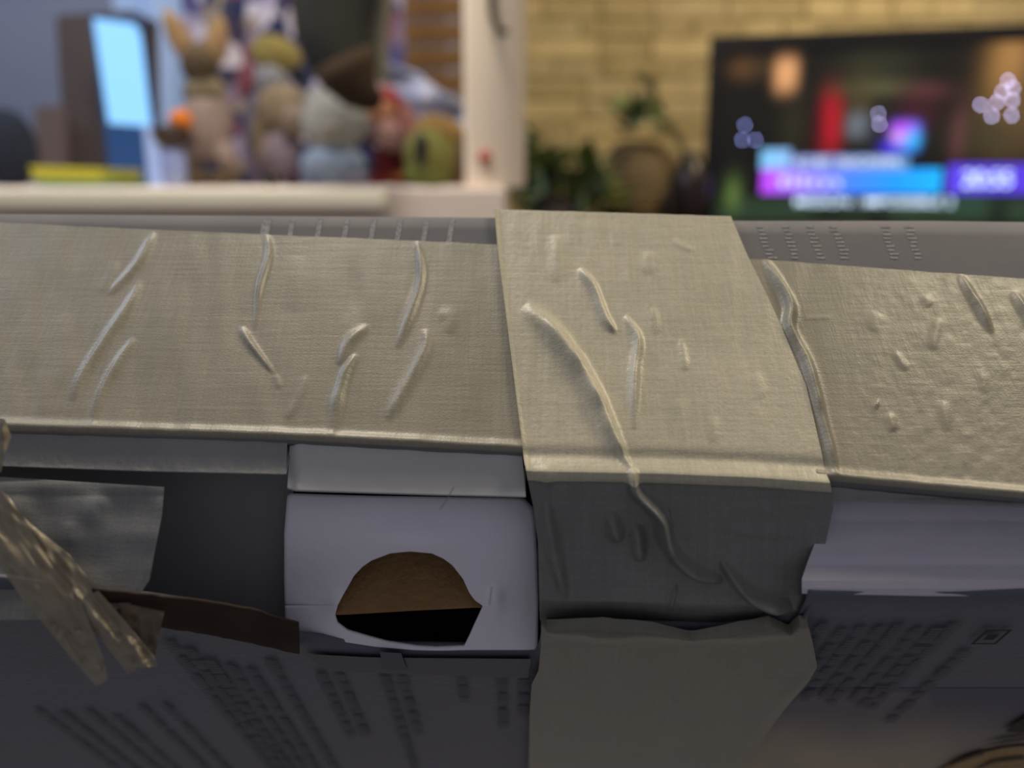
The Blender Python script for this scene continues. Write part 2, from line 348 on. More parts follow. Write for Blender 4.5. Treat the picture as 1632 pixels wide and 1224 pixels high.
# --- printed front panel
def bodyP(U, V, off=0.):
    X = P(U, V, Zbody(V)); X[..., 1] -= off; return X
ftop = [(-760, 925), (0, 930), (120, 946), (235, 958), (330, 971), (455, 1002), (480, 1020), (560, 1029), (640, 1035), (740, 1036), (858, 1037), (866, 1000), (1000, 1000), (1150, 1003), (1283, 985), (1288, 951), (1400, 953), (1520, 953), (1632, 950), (2500, 950)]
def zy(v): return float(P(816, v, Zbody(v))[2])
U0 = resample(ftop, 500); vb = -.2985
topX = bodyP(U0[:, 0], U0[:, 1])
rowsX = []
for k in range(60):
    q = (k/59)**1.4; R = topX.copy(); R[:, 2] = topX[:, 2]*(1-q)+vb*q; R[:, 1] += .0010*math.exp(-q*260)
    rowsX.append(R)
X = np.array(rowsX); X[..., 0] = np.clip(X[..., 0], XL, XR)
grid_mesh('front_panel', X, M_print, box, thick=.0009)['label'] = 'dark printed front with columns of small text'
# torn kraft edge left of the white flap
U, V, S = grid_uv([[(150, 925), (240, 935), (330, 946), (400, 958), (478, 982)], [(180, 985), (250, 985), (330, 995), (400, 1010), (480, 1028)]], 90, 12)
X = bodyP(U, V, .0016); X[..., 1] += .0002*np.exp(-S*8)+.0003*vnoise(U, V, 14, 15); grid_mesh('torn_edge', X, mat('bare_kraft_edge', (.05, .036, .028), .95, .05, var=(.065, .047, .035), scale=120), box, thick=.0004)['label'] = 'brown bare card edge'
# darker band across the top of the front
def bquad(pts, nu=8, nv=3, off=.0002):
    U, V, S = grid_uv(pts, nu, nv); return bodyP(U, V, off)
M_band = mat('dark_band_card', (.10, .10, .115), .55, .3)
joined('dark_band', [bquad([[(486, 1036), (600, 1042), (846, 1044)], [(522, 1063), (640, 1068), (842, 1075)]], off=.0007)], M_band, box)
joined('dark_band', [bquad([[(1293, 956), (1420, 957), (1700, 957)], [(1276, 1096), (1385, 1100), (1450, 1060)]], off=.0007)], M_band, box) if False else None
# print: text columns, each column of lettering its own mark
def text_col(u, v0, v1, w_mm=1.5, nm='printed_line', m=M_ink):
    a = P(u, v0, Zbody(v0)); x = a[0]; z = a[2]; zend = float(P(u, v1, Zbody(v1))[2]); gs = []
    while z > zend:
        L_ = random.uniform(.003, .009); n_ = max(1, int(L_/.0011))
        for k in range(n_):
            hh = .00075; ww = w_mm/1000*random.choice((1.2, 1.5, 1.4, 1.3)); z0 = z-k*.0011
            gs.append(np.array([[[x-ww/2, YR-.0007, z0], [x+ww/2, YR-.0007, z0]], [[x-ww/2, YR-.0007, z0-hh], [x+ww/2, YR-.0007, z0-hh]]]))
        z -= L_+.0007
    return joined(nm, gs, m, box)
random.seed(3)
for i, u in enumerate((290, 322, 356, 388, 420, 452)):
    text_col(u-22, 1010+i*6+random.randint(0, 30), 1235, 1.5)
for i, u in enumerate((60, 100, 140, 185, 225, 262)): text_col(u, 1110+random.randint(0, 40), 1290, 1.3)
for u, a, b in ((510, 1068, 1165), (540, 1070, 1160), (612, 1072, 1250), (640, 1072, 1170), (735, 1072, 1115), (800, 1074, 1150), (835, 1078, 1140)): text_col(u, a, b, 1.5)
for i, u in enumerate((1300, 1330, 1360, 1390, 1420, 1450, 1480, 1508)): text_col(u+14, 985+random.randint(0, 12), 1100+i*3, 1.5)
text_col(1540, 1032, 1140, 1.7)
joined('printed_mark', [bquad([[(606, 1030), (640, 1032)], [(612, 1058), (650, 1060)]], off=.0010)], M_ink, box)
# small framed symbol on the print
cx, cz = float(P(1577, 1008, Zbody(1008))[0]), float(P(1577, 1008, Zbody(1008))[2]); fw, fh, tk = .0022, .0032, .0006; yy = YR-.0008
def rect(x0, x1, z0, z1): return np.array([[[x0, yy, z1], [x1, yy, z1]], [[x0, yy, z0], [x1, yy, z0]]])
joined('printed_symbol', [rect(cx-fw, cx+fw, cz+fh-tk, cz+fh), rect(cx-fw, cx+fw, cz-fh, cz-fh+tk), rect(cx-fw, cx-fw+tk, cz-fh+tk, cz+fh-tk), rect(cx+fw-tk, cx+fw, cz-fh+tk, cz+fh-tk), rect(cx-.0009, cx+.0009, cz-.0012, cz+.0012)],
       mat('black_print_ink', (.02, .02, .024), .6, .2), box)
# lower right: tan ground paler towards the bottom; printed golden strands, dark red shape
M_gold = mat('golden_print', (.42, .28, .12), .6, .2, var=(.30, .19, .08), scale=300)
M_brown = mat('brown_print', (.07, .045, .025), .6, .2); M_pg = mat('mottled_tan_ground', (.27, .235, .19), .6, .25, var=(.20, .175, .15), scale=90)
M_wine = mat('wine_print', (.03, .012, .012), .6, .2)
gx = []
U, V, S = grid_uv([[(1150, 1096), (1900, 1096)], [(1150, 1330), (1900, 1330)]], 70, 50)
pg = grid_mesh('tan_ground', bodyP(U, V, .00007), vc_mat('soft_tan_gradient', rough=.6), box)
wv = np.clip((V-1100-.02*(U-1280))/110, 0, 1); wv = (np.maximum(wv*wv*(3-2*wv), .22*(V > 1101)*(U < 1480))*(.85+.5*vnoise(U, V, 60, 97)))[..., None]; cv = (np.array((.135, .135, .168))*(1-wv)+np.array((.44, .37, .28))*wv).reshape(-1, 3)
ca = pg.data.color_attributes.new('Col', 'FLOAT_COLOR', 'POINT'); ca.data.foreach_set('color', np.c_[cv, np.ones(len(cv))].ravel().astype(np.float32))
joined('printed_picture', [bquad([[(1495, 1224), (1530, 1203), (1600, 1186), (1760, 1175)], [(1440, 1330), (1500, 1330), (1600, 1330), (1760, 1330)]], 16, 6, .0007)], M_gold, box)
for pts in ([(1566, 1180), (1600, 1173), (1640, 1168)], [(1508, 1216), (1530, 1204), (1566, 1192)], [(1540, 1226), (1580, 1206), (1630, 1200)], [(1600, 1240), (1625, 1224), (1660, 1214)], [(1480, 1250), (1510, 1235), (1550, 1228)]):
    joined('printed_strand', [bquad([[(a, b-2.2*(i != 0)) for i, (a, b) in enumerate(pts)], [(a, b+2.8*(i != 0)+.5) for i, (a, b) in enumerate(pts)]], 14, 2, .0010)], M_brown, box)
joined('printed_shape', [bquad([[(1600, 1157), (1618, 1143), (1645, 1130), (1700, 1120)], [(1602, 1159), (1625, 1160), (1655, 1158), (1700, 1152)]], 14, 3, .0010)], M_wine, box)

# --- tape continuing down the printed front
rows = [[(862, 974), (872, 986), (960, 979), (1040, 985), (1100, 995), (1180, 984), (1225, 980), (1256, 992), (1272, 978), (1284, 978)], [(862, 1010), (1290, 1000)], [(858, 1052), (1298, 1042)], [(847, 1075), (1284, 1068)], [(844, 1120), (1250, 1110)], [(842, 1224), (1172, 1224)], [(838, 1420), (1070, 1420)]]
U, V, S = grid_uv(rows, 260, 260)
h = ridge(U, V, [([(1105, 1035), (1080, 1100), (1040, 1170), (1020, 1200)], 8, .0005), ([(1296, 1010), (1296, 1050), (1240, 1100), (1175, 1180)], 9, .0007), ([(866, 990), (1270, 992)], 9, .0009), ([(850, 1075), (846, 1300)], 6, .0004)])
h += .0003*vnoise(U, V*.4, 30, 21)
X = bodyP(U, V, 0); X[..., 1] -= .0020+h; X[..., 1] += .0018*np.exp(-S*26); X[..., 2] += 0
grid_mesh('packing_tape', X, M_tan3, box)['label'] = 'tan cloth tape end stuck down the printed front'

# --- grey tape hanging at the left, and the loose crumpled tape ends
M_gt = cloth_tape('grey_side_tape', (.23, .232, .23), (.26, .256, .25), spec=.3)
rows = [[(-600, 745), (0, 760), (130, 768), (262, 776)], [(-600, 825), (258, 822)], [(-600, 880), (248, 872)], [(-600, 930), (238, 925)], [(-600, 985), (40, 988), (150, 985), (214, 960)]]
U, V, S = grid_uv(rows, 160, 110)
Z = .1392+.0012*np.exp(-np.maximum(V-765, 0)/14)+.0006*vnoise(U, V, 40, 31)-.0052*np.clip((V-790)/160, 0, 1.3)
Z -= ridge(U, V, [([(180, 810), (150, 800), (140, 840)], 9, .0004), ([(250, 830), (240, 890), (214, 950)], 6, .0004), ([(110, 830), (112, 870)], 8, .0004)])
grid_mesh('torn_tape', P(U, V, Z), M_gt, box)['label'] = 'grey torn tape hanging under the rim'
M_loose = mat('glossy_tan_tape', (.36, .30, .20), .34, .6, var=(.30, .25, .17), scale=60, bump=.08, bscale=200, alpha=.88)
def crumple(name, rows, zoff, seed, amp, m=M_loose):
    amp = amp*.62
    U, V, S = grid_uv(rows, 70, 170); s = S/(len(rows)-1)
    ac, al = U*.81-V*.58, U*.58+V*.81; h = amp*(.8*vnoise(ac, al*.16, 17, seed)+.35*vnoise(ac, al*.4, 9, seed+1)+.22*vnoise(U, V, 8, seed+2)*(s > .6))
    Z = .1340+zoff*.5-h-.001*np.sin(s*3.1)-.0012*s
    return grid_mesh(name, P(U, V, Z), m, box)
crumple('loose_tape', [[(-90, 740), (-20, 770), (14, 790)], [(-50, 830), (48, 842)], [(-8, 890), (86, 905)], [(32, 950), (128, 955)], [(70, 995), (146, 1002)], [(116, 1052), (166, 1050)], [(154, 1094), (172, 1084)]], -.0046, 41, .0035)
crumple('loose_tape', [[(10, 800), (50, 835)], [(40, 868), (112, 885)], [(76, 930), (160, 945)], [(116, 985), (200, 990)], [(160, 1015), (226, 1022)], [(178, 1042), (246, 1046)], [(204, 1074), (222, 1064), (252, 1062)]], -.0040, 51, .0045)
U, V, S = grid_uv([[(190, 960), (262, 975)], [(195, 990), (256, 1000)], [(205, 1030), (246, 1050)]], 30, 30)
grid_mesh('loose_tape', P(U, V, .1322+.001*vnoise(U, V, 12, 61)), mat('thin_brown_tape', (.17, .125, .085), .4, .4), box)
U, V, S = grid_uv([[(-40, 660), (8, 668)], [(-40, 700), (18, 696)], [(-40, 722), (8, 724)], [(-40, 760), (2, 752)]], 24, 40)
grid_mesh('loose_tape', P(U, V, .1345-.0022*np.exp(-((U-4)/10)**2)+.0012*vnoise(U, V, 14, 71)), M_loose, box)
# fibre hairs at the torn card
for a, b in (((713, 793), (723, 775)), ((700, 812), (714, 793)), ((779, 965), (783, 935))):
    U, V, S = grid_uv([[a, (a[0]+1.6, a[1])], [b, (b[0]+1.6, b[1])]], 2, 6); joined('paper_fibre', [P(U, V, .1330+0*U)], M_pale, box)

# ================================================================== THE ROOM BEHIND
# setting
M_floor = mat('pale_grey_floor', (.37, .36, .37), .5, .3, var=(.32, .31, .32), scale=4)
struct(link('floor', box_mesh('floor', -3, 3, -1.5, 3.0, -.06, 0), M_floor))
M_mort = mat('stone_mortar', (.40, .32, .18), .95, .1, var=(.34, .27, .15), scale=12, bump=.4)
XW0 = at(735, 200, 2.72).x
wb = struct(link('wall_back', box_mesh('wall_back', XW0, 3.0, 2.72, 2.85, 0, 2.7), M_mort))
brick_mats = [mat('stone_'+n_, c_, .9, .15, var=v_, scale=14, bump=.6, bscale=60) for n_, c_, v_ in
              (('ochre', (.48, .395, .22), (.41, .33, .18)), ('straw', (.56, .455, .24), (.47, .37, .19)), ('olive', (.43, .35, .18), (.36, .285, .145)))]
random.seed(11); zc = CAM.z-.42
while zc < CAM.z+.80:
    hh = random.choice((.045, .055, .065)); x = XW0+.004-random.uniform(0, .05)
    while x < 1.95:
        ww = random.uniform(.11, .26); dpt = random.uniform(.006, .016); x1 = max(x, XW0+.002)
        if x+ww-x1 > .03:
            link('brick', box_mesh('brick', x1, x+ww-.004, 2.72-dpt, 2.721, zc, zc+hh-.004, bev=.004), random.choice(brick_mats), wb)
        x += ww
    zc += hh
M_bluewall = mat('grey_blue_paint', (.15, .17, .25), .8, .2, var=(.17, .19, .27), scale=3)
struct(link('wall_left', box_mesh('wall_left', -2.6, XW0-.002, 2.05, 2.15, 0, 2.7), M_bluewall))
# serving ledge wall and the plastered post
M_pl = mat('pinkish_plaster', (.78, .66, .58), .85, .15, var=(.82, .70, .62), scale=6, bump=.1)
zl = at(400, 299, 1.04).z
xl = at(-500, 300, 1.04).x; xr = at(806, 300, 1.04).x
struct(link('wall_front', box_mesh('wall_front', -2.0, xr, 1.04, 1.50, 0, zl, bev=.004), M_pl))
M_post = mat('cream_plaster', (.84, .72, .58), .85, .15, var=(.80, .68, .56), scale=5, bump=.1)
bm = bmesh.new(); x0, x1 = at(740, 200, 1.06).x, at(838, 200, 1.06).x
prof = [(x0, 1.22), (x0, 1.065), (x0+.004, 1.06)]+[(x1-.058+.058*math.sin(a), 1.118-.058*math.cos(a)) for a in np.linspace(0, math.pi/2, 10)]+[(x1, 1.30), (x0, 1.30)]
vs0 = [bm.verts.new((x, y, zl+.0005)) for x, y in prof]; vs1 = [bm.verts.new((x, y, 2.6)) for x, y in prof]
for i in range(len(prof)): j = (i+1) % len(prof); bm.faces.new((vs0[i], vs0[j], vs1[j], vs1[i]))
bm.faces.new(vs1); bm.faces.new(vs0[::-1]); me = bpy.data.meshes.new('trim_1'); bm.to_mesh(me); bm.free()
struct(link('trim_1', me, M_post))
# cream shelf board in front of the ledge
M_shelf = mat('cream_board', (.88, .82, .66), .6, .3, var=(.84, .78, .62), scale=8)
s0 = at(-420, 303, .98); s1 = at(610, 303, .98)
tag(link('shelf_board', box_mesh('shelf_board', s0.x, s1.x, .98, 1.039, s0.z-.0185, s0.z, bev=.002), M_shelf), 'long cream shelf board along the ledge at left, behind the carton', 'shelf')

def uvell(name, parent, u, v, Y, ru, rv, m, rot=0., dep=None, seg=20, shape=None):
    """soft rounded piece: centre and radii measured in photograph pixels at depth Y, depth radius dep metres"""
    k = Y/F*1.02; c = at(u, v, Y); bm = bmesh.new(); bmesh.ops.create_uvsphere(bm, u_segments=seg, v_segments=seg*2//3, radius=1)
    d = dep if dep is not None else min(ru, rv)*k*.8
    for vv in bm.verts:
        p = vv.co.copy()
        if shape: p = shape(p)
        q = Vector((p.x*ru*k, p.y*d, p.z*rv*k)); q.rotate(Euler((0, rot, 0))); vv.co = q+c-parent_loc(parent)
    me = bpy.data.meshes.new(name); bm.to_mesh(me); bm.free(); return link(name, me, m, parent, True)
def parent_loc(p):
    if p is None: return Vector((0, 0, 0))
    r = p
    while r.parent: r = r.parent
    return r.location
def root_at(name, u, Y, z, label, cat, group=None): 
    p = at(u, 290, Y); return empty(name, (p.x, Y, z), label, cat, group)
def fuzz(name, c, v=None, rough=.95):
    g_ = sum(c)/3; c = tuple(.62*(x*.85+g_*.15) for x in c); return mat(name, c, rough, .1, var=v or tuple(x*.75 for x in c), scale=60, bump=.6, bscale=350)
ZL = zl                                     # ledge top
# --- long eared rabbit toy
M_tanf = fuzz('tan_plush', (.60, .36, .15)); M_brf = fuzz('brown_plush', (.19, .13, .07)); M_pinkf = fuzz('pink_cloth', (.52, .38, .33)); M_olf = fuzz('olive_tan_plush', (.34, .27, .16)); M_blk = mat('black_bead', (.01, .01, .01), .2, .5)
Y = 1.16; r = root_at('plush_rabbit', 333, Y, ZL, 'plush rabbit with upright tan ears and a long pink body on the ledge', 'soft toy', 'soft toys along the ledge')
ear = lambda p: Vector((p.x*(1-.25*p.z), p.y, p.z))
uvell('ear', r, 283, 55, Y, 17, 38, M_tanf, -.42, .008, shape=ear); uvell('ear', r, 345, 66, Y, 18, 36, M_tanf, .25, .008, shape=ear)
hd = uvell('head', r, 318, 102, Y, 28, 30, M_brf, 0, .024)
uvell('eye', hd, 308, 98, Y-.024, 3.5, 4, M_blk); uvell('eye', hd, 330, 98, Y-.024, 3.5, 4, M_blk); uvell('nose', hd, 320, 112, Y-.026, 5, 3, M_blk)
uvell('collar', r, 327, 146, Y, 33, 24, M_olf, 0, .020)
uvell('torso', r, 330, 200, Y, 35, 58, M_pinkf, 0, .024); uvell('leg', r, 308, 246, Y, 17, 34, M_pinkf, .25, .018); uvell('leg', r, 358, 246, Y, 17, 34, M_pinkf, -.30, .018)
uvell('arm', r, 304, 180, Y, 10, 40, M_pinkf, .15, .012); uvell('arm', r, 358, 180, Y, 10, 42, M_pinkf, -.05, .012)
uvell('foot', r, 312, 284, Y-.012, 24, 12, M_brf, 0, .026); uvell('foot', r, 356, 284, Y-.012, 26, 12, M_brf, 0, .026)
# --- pot with orange ball
Yp = 1.12; r = root_at('storage_jar', 280, Yp, ZL, 'blue-white jar beside the plush rabbit', 'jar')
def lathe(name, parent, u, Y, prof, m, seg=28, loc=None):
    """prof: list of (radius px, v px)"""
    k = Y/F*1.02; vs, fs = [], []; c = at(u, 290, Y)
    for ru, v in prof:
        z = at(u, v, Y).z
        for i in range(seg):
            a = 2*math.pi*i/seg; vs.append((c.x+ru*k*math.cos(a)-parent_loc(parent).x, Y+ru*k*math.sin(a)-parent_loc(parent).y, z-parent_loc(parent).z))
    for j in range(len(prof)-1):
        for i in range(seg): a = j*seg+i; b = j*seg+(i+1) % seg; fs.append((a, b, b+seg, a+seg))
    fs.append(tuple(range(seg))[::-1]); fs.append(tuple(range((len(prof)-1)*seg, len(prof)*seg)))
    me = bpy.data.meshes.new(name); me.from_pydata(vs, [], fs); me.update(); return link(name, me, m, parent, True)
def vL(Y):
    r_ = (CAM.z-ZL)/Y; return 612+F*(r_*cp-sp)/(cp+r_*sp)
#     # pixel row of the ledge top at depth Y (approx.)
M_jar = mat('blue_white_glaze', (.20, .25, .50), .3, .5, var=(.30, .36, .55), scale=40)
lathe('jar_body', r, 279, Yp, [(16, vL(Yp)), (19, 290), (20, 260), (18, 244), (15, 241)], M_jar); lathe('jar_lid', r, 279, Yp, [(17, 241), (17, 237), (6, 236)], M_jar)
r = root_at('bowl', 279, Yp, at(279, 236, Yp).z, 'small dark brown round bowl on top of the blue-white jar', 'bowl')
lathe('bowl_body', r, 279, Yp, [(12, 236), (24, 228), (28, 214), (27, 202), (24, 200), (24, 203), (20, 210)], mat('dark_brown_glaze', (.035, .018, .012), .4, .4))
tag(uvell('ball', None, 288, 192, Yp, 17, 16, mat('orange_felt', (.62, .17, .02), .8, .2), 0, .0135), 'bright orange ball resting in the dark bowl', 'ball')
# --- glowing display panel
Yd = 1.30; r = root_at('tablet', 215, Yd, ZL, 'leaning upright device with a glowing pale blue screen', 'tablet')
def slabq(name, parent, q, Y, th, m, bev=0.):
    """slab with a four-cornered front measured in pixels at depth Y"""
    f_ = [at(a, b, Y)-parent_loc(parent) for a, b in q]; b_ = [p+Vector((0, th, 0)) for p in f_]
    me = bpy.data.meshes.new(name); me.from_pydata([tuple(p) for p in f_+b_], [], [(3, 2, 1, 0), (4, 5, 6, 7), (0, 1, 5, 4), (1, 2, 6, 5), (2, 3, 7, 6), (3, 0, 4, 7)]); me.update()
    bm = bmesh.new(); bm.from_mesh(me); bmesh.ops.recalc_face_normals(bm, faces=bm.faces)
    if bev: bmesh.ops.bevel(bm, geom=bm.edges[:], offset=bev, segments=2, affect='EDGES')
    bm.to_mesh(me); bm.free(); return link(name, me, m, parent)
slabq('housing', r, [(143, 24), (226, 32), (250, 297), (176, 297)], Yd, .012, mat('blue_plastic', (.02, .07, .22), .3, .5), .003)
slabq('screen', r, [(148, 29), (222, 39), (241, 202), (173, 197)], Yd-.002, .0015, mat('glowing_screen', (.1, .2, .4), .3, .3, emit=s2l((140, 205, 255)), es=1.0), .001)
slabq('stand_edge', r, [(228, 200), (243, 200), (263, 297), (238, 297)], Yd-.004, .008, mat('pale_blue_plastic', (.36, .48, .85), .4, .4))
uvell('knob', r, 229, 38, Yd-.004, 12, 11, mat('navy_plastic', (.012, .02, .06), .4, .4), 0, .008)
# --- dark brown boxes
M_db = mat('dark_brown_veneer', (.065, .05, .052), .6, .3, var=(.05, .04, .042), scale=8)
t_ = tag(slabq('tall_box', None, [(87, 24), (215, 16), (222, 298), (104, 298)], 1.36, .09, M_db, .003), 'tall dark brown box standing behind the glowing screen', 'box')
t_ = tag(slabq('low_box', None, [(53, 170), (104, 168), (106, 298), (62, 298)], 1.335, .012, mat('brown_veneer', (.10, .075, .078), .6, .3), .002), 'low brown box in front of the tall dark brown box', 'box')
uv_ = uvell('cloth_bag', None, 12, 238, 1.25, 42, 60, fuzz('navy_cloth', (.035, .045, .075)), 0, .04); tag(uv_, 'dark navy rounded bag at the far left of the ledge', 'bag')
# yellow and green books
yb = at(110, 297, 1.10)
def book(name, q, Y, th, cm, label):
    r = empty(name, (at(q[0][0], 290, Y).x, Y, at(q[3][0], q[3][1], Y).z), label, 'book')
    (a, b), (c_, d_) = q[0], q[2]
    slabq('cover', r, [(q[0][0], q[0][1]), (q[1][0], q[1][1]), (q[1][0], q[1][1]+3), (q[0][0], q[0][1]+3)], Y, th, cm)
    slabq('pages', r, [(q[0][0]+4, q[0][1]+3), (q[1][0]-3, q[1][1]+3), (q[2][0]-3, q[2][1]-3), (q[3][0]+4, q[3][1]-3)], Y+.003, th-.006, cm)
    slabq('cover', r, [(q[3][0], q[3][1]-3), (q[2][0], q[2][1]-3), (q[2][0], q[2][1]), (q[3][0], q[3][1])], Y, th, cm)
book('book', [(46, 265), (162, 269), (166, 287), (48, 284)], 1.09, .12, mat('yellow_cover', (.62, .58, .06), .6, .3), 'yellow book lying on top of the green book, at left')
book('book', [(58, 285), (178, 287), (180, 298), (60, 298)], 1.09, .12, mat('green_cover', (.16, .30, .07), .6, .3, var=(.07, .22, .22), scale=9), 'green book lying under the yellow book on the ledge')

# --- painted surfaces with flat patterns
def painted(name, W_, H_, nx, nz, fn, m, parent=None, fold=None):
    xs = np.linspace(0, W_, nx); zs = np.linspace(0, H_, nz); X_, Z_ = np.meshgrid(xs, zs); Yf = fold(X_, Z_) if fold else X_*0
    vs = np.stack([X_, Yf, Z_], -1).reshape(-1, 3); i = np.arange(nz-1)[:, None]*nx+np.arange(nx-1)[None]
    q = np.stack([i, i+1, i+nx+1, i+nx], -1).reshape(-1, 4)
    me = bpy.data.meshes.new(name); me.from_pydata(vs.tolist(), [], q.tolist()); me.update()
    c_ = fn(X_, Z_).reshape(-1, 3); at_ = me.color_attributes.new('Col', 'FLOAT_COLOR', 'POINT'); at_.data.foreach_set('color', np.c_[c_, np.ones(len(c_))].ravel().astype(np.float32))
    return link(name, me, m, parent, True)
# patterned cloth hanging behind the toys
Yc = 1.60; a0 = at(312, 300, Yc); a1 = at(640, -60, Yc); Wc, Hc_ = a1.x-a0.x, a1.z-ZL+.0
pal = np.array([s2l(c) for c in ((42, 46, 66), (62, 62, 98), (120, 115, 135), (45, 42, 60), (95, 85, 105), (92, 58, 72), (150, 145, 155), (30, 35, 65), (110, 100, 90))])*1.5
pts = rng.random((190, 2))*np.array([Wc, Hc_]); pc = rng.integers(0, len(pal), 190)
def pat(X_, Z_):
    d = (X_[..., None]-pts[:, 0])**2+((Z_[..., None]-pts[:, 1])*.8)**2; return pal[pc[d.argmin(-1)]]
o = painted('patterned_cloth', Wc, Hc_, 180, 150, pat, vc_mat('patterned_cloth_print'), fold=lambda x, z: .008*np.sin(x*70)+.005*np.sin(x*31+z*9))
o.location = (a0.x, Yc, ZL-.03); tag(o, 'navy, lilac and purple patterned cloth hanging behind the toys', 'cloth')
Yq = 1.75; a0 = at(208, 300, Yq); a1 = at(318, -60, Yq)
o = painted('pale_cloth', a1.x-a0.x, a1.z-ZL+.02, 60, 20, lambda x, z: np.ones(x.shape+(3,))*np.array((.30, .42, .66)), vc_mat('pale_blue_cloth'), fold=lambda x, z: .01*np.sin(x*60))
o.location = (a0.x, Yq, ZL-.03); tag(o, 'pale blue cloth hanging between the glowing screen and the rabbit', 'cloth')

# --- soft toys on the ledge
def toy(name, label, u, Y, parts):
    r = root_at(name, u, Y, ZL, label, 'soft toy', 'soft toys along the ledge')
    for nm, pu, pv, ru, rv, m, rot, dy in parts:
        o = uvell(nm, r, pu, pv, Y+dy, ru, rv, m, rot)
        if nm == 'face' or nm == 'muzzle':
            for s in (-1, 1): uvell('eye', o, pu+s*ru*.4, pv-rv*.1, Y+dy-.016-min(ru, rv)*Y/F*.6+.008, 2.6, 3.2, M_blk)
    return r
F_ = lambda n, c: fuzz(n, c)
toy('doll', 'doll in a mustard cap with a pale face, among the toys behind the blonde doll', 436, 1.42, [
    ('cap', 440, 88, 40, 28, F_('mustard_felt', (.36, .28, .07)), .3, 0), ('face', 432, 128, 26, 22, F_('pale_felt', (.36, .36, .40)), 0, -.01), ('hair', 395, 130, 14, 28, F_('rose_felt', (.30, .08, .11)), .2, 0),
    ('torso', 425, 205, 34, 62, F_('lilac_felt', (.17, .15, .23)), 0, 0), ('bow', 475, 120, 13, 13, F_('charcoal_felt', (.03, .03, .04)), .3, -.03), ('leg', 408, 272, 13, 26, F_('dull_violet_felt', (.15, .12, .2)), 0, 0), ('leg', 440, 272, 13, 26, F_('dull_violet_felt', (.15, .12, .2)), 0, 0)])
toy('doll', 'blonde doll with long beige hair and a lilac dress', 448, 1.20, [
    ('hair', 452, 180, 44, 42, F_('beige_hair', (.36, .27, .17)), 0, .01), ('face', 470, 192, 22, 24, F_('skin_felt', (.40, .29, .22)), 0, -.02), ('hair', 414, 215, 14, 38, F_('beige_hair', (.32, .24, .15)), .1, 0),
    ('dress', 452, 246, 36, 36, F_('pale_lilac_cloth', (.36, .28, .36)), 0, 0), ('arm', 418, 240, 9, 24, F_('skin_felt', (.4, .29, .22)), .3, -.01), ('shoe', 430, 285, 14, 12, M_blk, 0, -.01), ('shoe', 466, 286, 14, 11, F_('plum_felt', (.12, .06, .1)), 0, -.01)])
toy('plush_bear', 'plush bear with a large white head, navy arms and a pale blue body', 533, 1.14, [
    ('head', 534, 195, 52, 48, F_('white_plush', (.46, .46, .42)), 0, 0), ('muzzle', 528, 208, 20, 14, F_('cream_plush', (.44, .40, .33)), 0, -.028), ('ear', 498, 158, 14, 14, F_('white_plush', (.42, .42, .39)), 0, 0), ('ear', 572, 160, 14, 14, F_('white_plush', (.42, .42, .39)), 0, 0),
    ('torso', 532, 262, 50, 31, F_('sky_blue_plush', (.36, .47, .66)), 0, -.01), ('arm', 492, 250, 15, 26, F_('navy_plush', (.05, .07, .18)), .5, 0), ('arm', 578, 248, 17, 26, F_('navy_plush', (.05, .06, .2)), -.5, 0), ('foot', 502, 284, 20, 12, F_('steel_plush', (.2, .27, .4)), 0, -.02), ('foot', 566, 284, 20, 12, F_('lilac_plush', (.33, .33, .45)), 0, -.02)])
toy('doll', 'small doll with orange hair, a pink face and a dark red dress', 613, 1.18, [
    ('hair', 603, 184, 30, 24, F_('orange_yarn', (.52, .22, .10)), 0, .01), ('face', 620, 216, 19, 24, F_('pink_felt', (.56, .30, .27)), 0, -.02), ('hair', 588, 215, 14, 24, F_('mauve_yarn', (.26, .16, .2)), 0, 0),
    ('dress', 616, 262, 28, 30, F_('dark_red_cloth', (.22, .02, .03)), 0, 0), ('shoe', 600, 286, 13, 10, F_('bright_red_felt', (.35, .04, .03)), 0, -.02), ('shoe', 634, 286, 13, 10, F_('orange_red_felt', (.4, .1, .03)), 0, -.02)])
toy('plush_bird', 'green and mustard plush bird with a tall dark slit, nearest the post', 700, 1.15, [
    ('torso', 690, 248, 44, 48, F_('yellow_green_plush', (.34, .33, .07)), 0, 0), ('head', 706, 212, 42, 24, F_('mustard_plush', (.44, .25, .06)), .35, -.004), ('belly', 682, 276, 38, 20, F_('lime_plush', (.30, .36, .07)), 0, -.012),
    ('wing', 734, 250, 14, 38, F_('brown_felt', (.20, .13, .06)), .25, -.01), ('slit', 671, 238, 10, 26, M_blk, .05, -.034)])
toy('plush_fish', 'long red and pink plush fish leaning between the doll and the bird', 650, 1.24, [
    ('torso', 652, 205, 20, 74, F_('coral_plush', (.50, .20, .17)), -.55, 0), ('tail', 624, 162, 14, 20, F_('red_plush', (.45, .04, .05)), -.3, -.01), ('fin', 640, 250, 14, 26, F_('grey_plush', (.16, .12, .12)), .2, 0)])
# lilac cloth draped behind
rows3 = [[(600, 98), (668, 120), (742, 170)], [(612, 150), (668, 190), (742, 215)], [(640, 230), (690, 240), (742, 260)]]
U, V, S = grid_uv(rows3, 50, 40); Yg = 1.32+.015*np.sin(U/14)+.01*np.sin(V/9)
X = np.array([[tuple(at(float(U[i, j]), float(V[i, j]), float(Yg[i, j]))) for j in range(50)] for i in range(40)])
o = grid_mesh('draped_cloth', X, mat('lilac_grey_cloth', (.38, .38, .46), .9, .1, var=(.16, .20, .34), scale=22), None, base=(0, 0, 0), thick=.004); tag(o, 'crumpled lilac-grey cloth lying behind the red fish toy', 'cloth')

